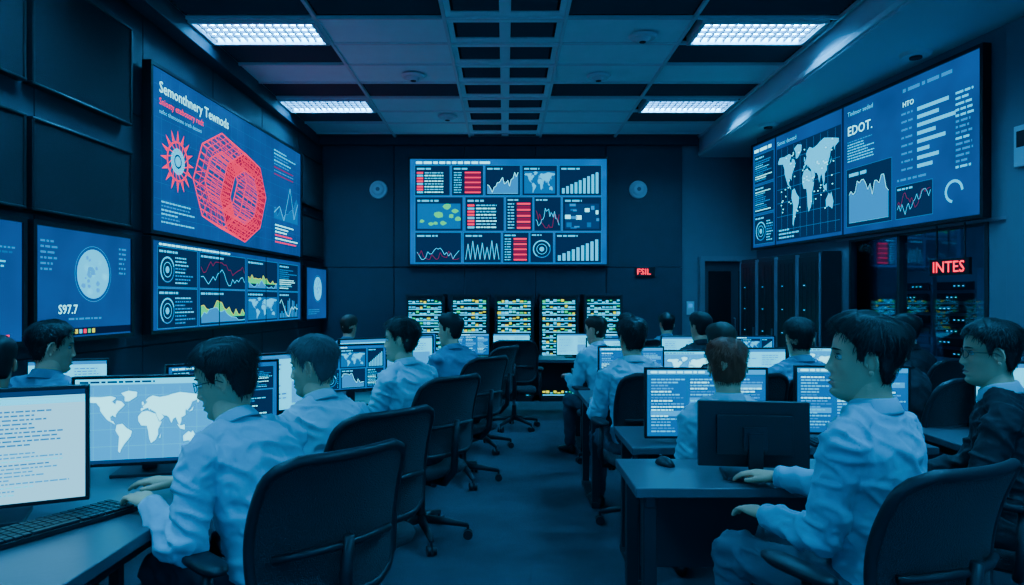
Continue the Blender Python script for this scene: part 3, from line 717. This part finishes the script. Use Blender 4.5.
def head_parts(mb,Mh,hi,hairmat,style,glasses,thick,seed):
    S=M_skin; sv=mb.M; mb.M=Mh
    NA,NZ=(180,130) if hi else (60,44)
    zs=[-.130+.248*(.5-.5*cos(pi*(.02+.98*i/NZ)))*.35+ .248*(i/NZ)*.65 for i in range(NZ+1)]
    zs=[-.130+(z-zs[0])*.2479/(zs[-1]-zs[0]) for z in zs]
    As=[]
    for j in range(NA):
        t=2*pi*j/NA; As.append(t+.315*cos(t))
    rings=[[hpoint(z,a) for a in As] for z in zs]
    n=NA; vs=[p for r in rings for p in r]; fs=[];fl=[]
    for i in range(NZ):
        for j in range(n):
            k=(j+1)%n; q=(i*n+j,i*n+k,(i+1)*n+k,(i+1)*n+j); p=(vs[q[0]]+vs[q[2]])/2
            lip= p.y>.06 and (abs(p.x)/.0225)**2+((p.z+.0715)/(.0105*(1-.25*abs(p.x)/.0225)))**2<1
            (fl if lip else fs).append(q)
    fs.append(tuple(range(n))[::-1]); fs.append(tuple(NZ*n+j for j in range(n)))
    o=len(mb.v); mb.add(vs,fs,S,True); i_=mb.mi(M_lip)
    for f in fl: mb.f.append([o+k for k in f]); mb.m.append(i_); mb.sm.append(True)
    for s in(-1,1):
        R=Matrix.Rotation(s*.42,3,'Z')@Matrix.Rotation(-.18,3,'X'); c0=V((s*.0735,-.012,-.008))
        mb.ell(c0,(.0045,.014,.026),S,R,14,10)
        if hi:
            pts=[c0+R@V((s*.005,.017*cos(t),.002+.030*sin(t))) for t in[(-.35+k*.37) for k in range(12)]]
            mb.tube(pts,[.002]+[.0042]*9+[.0045,.003],S,8,round_ends=True)
            mb.ell(c0+R@V((s*.002,.003,-.026)),(.0045,.007,.008),S,R,12,8); mb.ell(c0+R@V((s*.004,.013,-.004)),(.004,.004,.007),S,R,10,8)
        else: mb.ell(c0+R@V((s*.004,-.004,.004)),(.0055,.012,.026),S,R,12,8)
    if hi:
        for s in(-1,1):
            ex,ez=s*.031,.0005
            mb.ell((ex,.0665,ez),(.0125,.0105,.0075),M_eye,None,16,10); mb.ell((ex+.0,.0745,ez),(.0052,.0034,.0052),M_iris,None,12,8)
            mb.tube([(s*.0185,.0750,.0005),(s*.024,.0778,.0052),(s*.031,.0785,.0068),(s*.038,.0760,.0052),(s*.0445,.0700,.0005)],[.0010,.0022,.0026,.0022,.001],S,8)
            mb.tube([(s*.0185,.0745,-.0005),(s*.026,.0765,-.0052),(s*.036,.0750,-.0052),(s*.0445,.0695,.0)],[.0008,.0018,.0018,.0008],S,8)
            mb.tube([(s*.0190,.0768,.0025),(s*.025,.0795,.0062),(s*.033,.0795,.0072),(s*.045,.0715,.0025)],[.0006,.0010,.0011,.0008],hairmat,6)
            bp=[]
            for k in range(6):
                xx=.013+.036*k/5; zz=.0190+.0050*sin(pi*(.15+.65*k/5)); 
                best=min((hpoint(zz,pi/2-t*.02) for t in range(0,60)),key=lambda q:abs(q.x-xx)); bp.append((s*xx,best.y+.0008,zz))
            mb.tube(bp,[.0012,.0026,.0030,.0027,.0020,.0008],hairmat,6)
    tab=HL[style]; NA,NE=(120,80) if hi else (48,30)
    def outward(p): return (p-V((0,-.010,min(p.z,.030)*.8))).normalized()
    def hthick(p):
        n1=noise.noise(V((p.x*40,p.y*40+seed,p.z*20)))*.004
        hl=lerp_tab(p.y,tab)+n1
        s=max(0,min(1,(p.z-hl)/.016)); s=s*s*(3-2*s)
        up=max(0,min(1,(p.z-.01)/.08)); t=thick*(.30+.95*up)
        if style=='bowl': t=thick*(.9+.5*up)
        if style=='short' and p.y>.02 and p.z>.05: t+=thick*.45
        t+=(noise.noise(V((p.x*55+seed,p.y*16,p.z*22)))*.34+noise.noise(V((p.x*22,p.y*9+seed,p.z*12)))*.55)*thick
        return s,t
    rings=[]
    for i in range(NE+1):
        z=-.105+.2229*(1-(1-i/NE)**1.35); ring=[]
        for j in range(NA):
            p=hpoint(z,2*pi*j/NA,False); o=outward(p); s,t=hthick(p)
            ring.append(p+o*(-.006*(1-s)+t*s))
        rings.append(ring)
    mb.loft(rings,hairmat)
    if hi:
        rr=random.Random(seed); wh=V((.012,-.035,.118)); cnt=0
        while cnt<2600:
            z=rr.uniform(-.09,.1175) if rr.random()<.6 else .118-.06*rr.random()**2; a=rr.uniform(0,2*pi); p=hpoint(z,a,False); s,t=hthick(p)
            if s<.25: 
                cnt+=.2; continue
            cnt+=1
            o=outward(p); q=p+o*(t*s-.001)
            fl=(p-wh); fl.z-=.02+(.05 if p.z<.05 else 0); fl.x+=.02 if (style=='short' and p.z>.08) else 0
            fl=(fl-o*fl.dot(o)).normalized(); side=o.cross(fl); fl=(fl+side*rr.uniform(-.35,.35)).normalized()
            L=rr.uniform(.018,.036)*(1 if p.z>.03 else .6); lift=rr.uniform(.0,.006)*(1.3 if p.z>.06 else .5)
            w=side*rr.uniform(.0006,.0014); e=q+fl*L+o*lift-o*(L*L*3.0); m=q+fl*L*.5+o*.002
            mb.add([q-w-o*.001,q+w-o*.001,m+w*1.1,m-w*1.1,m+o*.0007,e],[(0,1,2,4),(0,4,3),(4,2,5),(3,4,5)],hairmat,True)
    if glasses:
        for s in(-1,1):
            mb.tube([(s*.032+.0225*cos(a),.0905-.009*max(0,s*cos(a)),-.002+.0165*sin(a)*(1-.1*abs(cos(a)))) for a in[2*pi*k/24 for k in range(24)]],.0014,M_plast,6,closed=True)
            mb.tube([(s*.0545,.082,.004),(s*.074,.05,.006),(s*.0785,.0,.006),(s*.079,-.018,-.006)],.0015,M_plast,6)
        mb.tube([(-.0095,.0905,.003),(0,.096,.006),(.0095,.0905,.003)],.0014,M_plast,6)
    mb.M=sv
def hand(mb,Mw,s,curl,hi):
    g=MB(); g.M=Mw; S=M_skin
    def ring(y,a,b,z=0,n=14): return [V((a*cos(2*pi*k/n),y,z+b*sin(2*pi*k/n))) for k in range(n)]
    g.loft([ring(-.045,.024,.020),ring(-.01,.0245,.019),ring(.02,.033,.018,-.001),ring(.05,.040,.0155,-.001),ring(.082,.041,.0125,-.001),ring(.092,.036,.009,-.002)],S)
    spec=[(-.0305,.069,.082),(-.0105,.078,.088),(.0105,.073,.086),(.0300,.058,.079)]
    for i,(x,L,y0) in enumerate(spec):
        x=x*s; c=curl*(1+.12*i); sp=x*1.6
        pts=[V((x,y0-.012,0))];ang=-.10;p=V((x,y0,-.001));pts.append(p.copy())
        for k,fr in enumerate((.45,.31,.24)):
            ang-= c*(.45,1.,.7)[k]; p=p+V((sp*L*fr,cos(ang)*L*fr,sin(ang)*L*fr)); pts.append(p.copy())
        g.tube(pts,[.0095,.0093,.0086,.0078,.0066],S,10,round_ends=True)
    g.tube([(-s*.020,.012,-.004),(-s*.040,.038,-.010),(-s*.053,.062,-.015),(-s*.056,.086,-.020)],[.0145,.0125,.0105,.0085],S,10,round_ends=True)
    vs,fs=rmesh(g,.0032 if hi else .0055,2 if hi else 1); mb.add(vs,fs,S,True)
def ik(S,T,a,b,pole):
    d=T-S; L=min(d.length,a+b-.006); L=max(L,.12); n=d.normalized(); x=(a*a-b*b+L*L)/(2*L); h=sqrt(max(0,a*a-x*x))
    p=(pole-n*pole.dot(n)).normalized(); return S+n*x+p*h, S+n*L
def person(name,x,y,yaw,seat=.46,lean=10,hyaw=0,hpitch=5,hands=(None,None),shirt=None,pants=None,hair=None,style='short',glasses=False,hi=False,scale=1.,thick=.012,girth=1.,seed=1,suit=False):
    shirt=shirt or M_shirt; pants=pants or M_pants; hair=hair or M_hairb
    th=radians(lean); ob_M=Matrix.Translation((x,y,0))@Matrix.Rotation(radians(yaw),4,'Z')@Matrix.Scale(scale,4); inv=ob_M.inverted()
    seat=seat/scale
    mb=MB(); P=V((0,0,seat+.085))
    def sp(t):
        a=th*(.55+.9*t/.52); a0=th*.55; am=(a+a0)/2
        return P+V((0,sin(am)*t,cos(am)*t)), a
    X=V((1,0,0)); n=24
    def ring(t,a,b,k=2.3,dy=0):
        c,ang=sp(t); Y=V((0,cos(ang),-sin(ang))); out=[]
        for j in range(n):
            q=2*pi*j/n; cx=abs(cos(q))**(2/k)*(1 if cos(q)>0 else -1); sy=abs(sin(q))**(2/k)*(1 if sin(q)>0 else -1)
            out.append(c+X*(a*cx)+Y*(b*sy+dy))
        return out
    G=girth; T=MB()
    T.loft([ring(-.03,.140*G,.100*G),ring(.0,.158*G,.116*G),ring(.06,.158*G,.118*G),ring(.15,.150*G,.114*G,dy=.004),ring(.25,.157*G,.116*G),ring(.35,.172,.118),ring(.42,.178,.110,dy=-.004),ring(.465,.155,.088,2.1,-.006),ring(.50,.115,.072,2,-.006),ring(.535,.070,.062,2,.0)],shirt)
    Nk,ang=sp(.53)
    W=[];Y=V((0,cos(ang),-sin(ang)));Z=V((0,sin(ang),cos(ang)))
    T.tube([Nk-X*.16-Z*.070,Nk-X*.09-Z*.035,Nk-Z*.02,Nk+X*.09-Z*.035,Nk+X*.16-Z*.070],[.045,.050,.055,.050,.045],shirt,14,round_ends=True)
    for s,h in((1,hands[0]),(-1,hands[1])):
        c,a=sp(.445); Yc=V((0,cos(a),-sin(a))); Sh=c+X*(s*.178)+Yc*(-.002)
        tgt=V((s*.16,.40,seat+.315)) if h is None else inv@V(h)
        E_,Wr=ik(Sh,tgt,.285,.262,V((s*.35,-.75,-1)))
        T.ell(Sh-V((0,0,.004)),(.056,.058,.058),shirt)
        d1=(E_-Sh).normalized(); d2=(Wr-E_).normalized()
        T.tube([Sh-X*s*.03+Z*.005,Sh,(Sh*2+E_)/3,(Sh+E_*2)/3,E_-d1*.02,E_+(d2-d1)*.004,E_+d2*.03,(E_*2+Wr)/3+V((0,0,-.006)),(E_+Wr*2)/3,Wr-d2*.012],[.052,.058,.056,.052,.048,.047,.048,.050,.043,.036],shirt,16)
        W.append((s,E_,Wr))
    elb=[w[1] for w in W]+[c+X*(s*.15) for s in(-1,1)]
    def disp(p):
        a=noise.noise(V((p.x*8+seed,p.y*8,p.z*12)))*.006+noise.noise(V((p.x*22,p.y*22+seed,p.z*30)))*.0025
        near=max(exp(-((p-e).length/.10)**2) for e in elb)
        q=V((p.x*9+p.z*7,p.y*10+seed+p.z*4,p.z*15-p.y*6+p.x*5)); r=1-abs(noise.noise(q))*2.2
        q2=V((p.x*20-p.z*9+seed,p.y*16,p.z*24)); r2=1-abs(noise.noise(q2))*2.4
        return a+max(0,r-.35)*(.013+.014*near)+max(0,r2-.4)*(.004+.009*near)
    vs,fs=rmesh(T,.0075 if hi else .016,5 if hi else 3,disp); mb.add(vs,fs,shirt,True)
    rr=[]; cm=M_shirt2 if suit else shirt
    for (r_,z_) in((.060,-.020),(.0605,.034),(.0635,.036),(.067,.030),(.080,-.006),(.079,-.012),(.068,.0)):
        rr.append([Nk+X*(r_*cos(q))+Y*(r_*1.06*sin(q)-.002)+Z*(z_-(.026*max(0,sin(q))**2)) for q in[2*pi*j/36 for j in range(36)]])
    mb.loft(rr,cm,closed=False,cap=False)
    for s,E_,Wr in W:
        d=(Wr-E_).normalized(); mb.tube([Wr-d*.058,Wr-d*.052,Wr-d*.012,Wr-d*.004,Wr-d*.006],[.034,.0395,.0385,.036,.03],cm,20)
        yv=V((d.x,d.y,d.z*.25)).normalized(); zv=V((0,0,1)); xv=yv.cross(zv).normalized(); zv=xv.cross(yv)
        Mw=Matrix((( xv.x,yv.x,zv.x,Wr.x),(xv.y,yv.y,zv.y,Wr.y),(xv.z,yv.z,zv.z,Wr.z),(0,0,0,1)))
        hand(mb,Mw,s,.32,hi)
    L=MB(); L.ell(P+V((0,.0,-.015)),(.182*G,.150*G,.088),pants)
    ft=[]
    for s in(1,-1):
        hip=P+V((s*.085,.01,-.01)); kn=V((s*.13,.43,seat+.085)); an=V((s*.14,.40,.10))
        L.tube([hip,(hip*2+kn)/3,(hip+kn*2)/3,kn],[.088,.082,.072,.062],pants,16,round_ends=True)
        L.tube([kn,(kn*2+an)/3,(kn+an*2)/3,an],[.060,.058,.050,.047],pants,16,round_ends=True)
        ft.append((s,an))
    elb=[V((s*.13,.38,seat+.10)) for s in(-1,1)]+[V((0,.08,seat+.1))]
    vs,fs=rmesh(L,.011 if hi else .02,4,disp); mb.add(vs,fs,pants,True)
    for s,an in ft:
        rings=[]
        for yy,a,b,zc in((-.065,.024,.03,.04),(-.04,.035,.045,.047),(.0,.036,.045,.047),(.07,.042,.034,.036),(.13,.044,.026,.028),(.18,.034,.02,.022),(.20,.016,.012,.016)):
            rings.append([V((an.x+a*cos(2*pi*k/14),an.y+yy,max(.002,zc+b*sin(2*pi*k/14)))) for k in range(14)])
        mb.loft(rings,M_shoe)
    hc=Nk+V((0,.018+.10*sin(th*.9),.150)); 
    Mh=Matrix.Translation(hc)@Matrix.Rotation(radians(hyaw),4,'Z')@Matrix.Rotation(-radians(hpitch),4,'X')@Matrix.Scale(1.06,4)
    nk=MB(); nk.tube([Nk-Z*.05,Nk+Z*.01,hc+V((0,-.018,-.085)),hc+V((0,-.014,-.03))],[.062,.060,.058,.053],M_skin,24)
    vs,fs=rmesh(nk,.006,3); mb.add(vs,fs,M_skin,True)
    head_parts(mb,Mh,hi,hair,style,glasses,thick,seed)
    return mb.obj(name,(x,y,0),radians(yaw),scale)

N='man_seated'
# left row
person('man_at_desk',-.72,2.20,60,.43,24,34,14,((-1.17,2.42,.775),(-1.13,2.17,.775)),M_shirt,M_pants,M_hairb,'short',True,True,1.,.015,seed=3)
chair(-.67,2.18,47)
person('man_at_desk',-.68,2.86,52,.39,17,32,6,((-1.0,3.18,.775),(-1.03,2.98,.775)),M_shirt2,M_pants,M_hairg,'short',False,True,1.,.012,1.06,seed=5)
chair(-.65,2.87,47)
person('man_at_desk',-.53,4.08,55,.42,10,28,0,(None,None),M_shirt2,M_pants,M_hairb,'short',False,True,1.,.015,seed=8)
chair(-.50,4.06,50)
person('man_at_desk',-.36,5.38,40,.42,10,30,2,(None,None),M_shirt3,M_pants,M_hairb,'short',False,False,1.,.014,seed=9)
chair(-.33,5.36,50)
chair(-.22,6.5,60); chair(.10,7.55,0)
person(N,-2.33,3.38,-10,.42,8,-40,4,shirt=M_shirt3,seed=11,hi=True); chair(-2.33,3.36,-10,.86)
person(N,-2.20,2.86,20,.38,12,10,10,shirt=M_suit,seed=12); chair(-2.2,2.84,20,.86)
chair(-2.25,4.75,150); chair(-1.95,4.75,100)
person(N,-1.78,7.5,-20,.36,10,0,0,shirt=M_shirt3,hair=M_hairbr,seed=13); chair(-1.78,7.48,-20,.9)
# right side
person('man_at_desk',1.135,2.06,36,.475,3,32,-4,((.99,2.50,.775),(.86,2.26,.71)),M_shirt,M_pantsg,M_hairb,'short',False,True,1.,.020,seed=21)
chair(1.10,2.04,24,1.0)
person('man_at_desk',2.05,2.74,55,.44,6,12,0,((1.75,3.0,.66),(1.62,2.8,.66)),M_suit,M_suit,M_hairb,'short',True,True,1.,.015,seed=22,suit=True)
chair(2.07,2.73,50)
person('woman_at_desk',1.04,3.15,0,.36,3,-12,4,((1.16,3.40,.715),(.92,3.40,.715)),M_shirt2,M_pants,M_hairr,'short',False,True,.97,.019,.94,seed=23)
person(N,.84,4.34,8,.41,9,10,2,shirt=M_shirt2,seed=31,hi=True,thick=.015); chair(.88,4.30,8)
person(N,1.40,4.32,0,.38,9,15,2,shirt=M_suit,hair=M_hairbr,seed=32); chair(1.42,4.28,5)
person(N,1.94,4.36,8,.41,9,-8,2,shirt=M_shirt3,seed=33,hi=True); chair(1.95,4.32,0)
person(N,2.42,4.05,30,.40,9,10,2,shirt=M_suit,hair=M_hairb,seed=34); chair(2.43,4.04,30)
person(N,3.22,5.3,25,.42,9,15,0,shirt=M_suit,seed=35); chair(3.22,5.28,25)
person(N,1.75,5.95,10,.42,9,15,0,shirt=M_suit,seed=36); chair(1.76,5.92,10)
person(N,.90,6.02,25,.40,16,20,4,shirt=M_shirt2,seed=37,hair=M_hairbr); chair(.92,5.98,25)
person(N,1.42,7.7,15,.38,9,15,0,shirt=M_suit,seed=38); chair(1.42,7.68,15)
person(N,1.85,7.75,-5,.38,9,15,0,shirt=M_shirt3,seed=39)
chair(2.5,5.9,0,1.0)

# ------------------------------------------------------------------ world + camera
w=bpy.data.worlds.new('world'); scene.world=w; w.use_nodes=True
w.node_tree.nodes['Background'].inputs[0].default_value=(.02,.32,.85,1); w.node_tree.nodes['Background'].inputs[1].default_value=1.5
cam=bpy.data.cameras.new('camera'); co=bpy.data.objects.new('camera',cam); COL.objects.link(co)
co.location=(0,0,1.42); co.rotation_euler=(pi/2,0,0); cam.lens=24; cam.sensor_width=36
cam.shift_x=7/1024; cam.shift_y=7.5/1024; cam.clip_start=.05
scene.camera=co
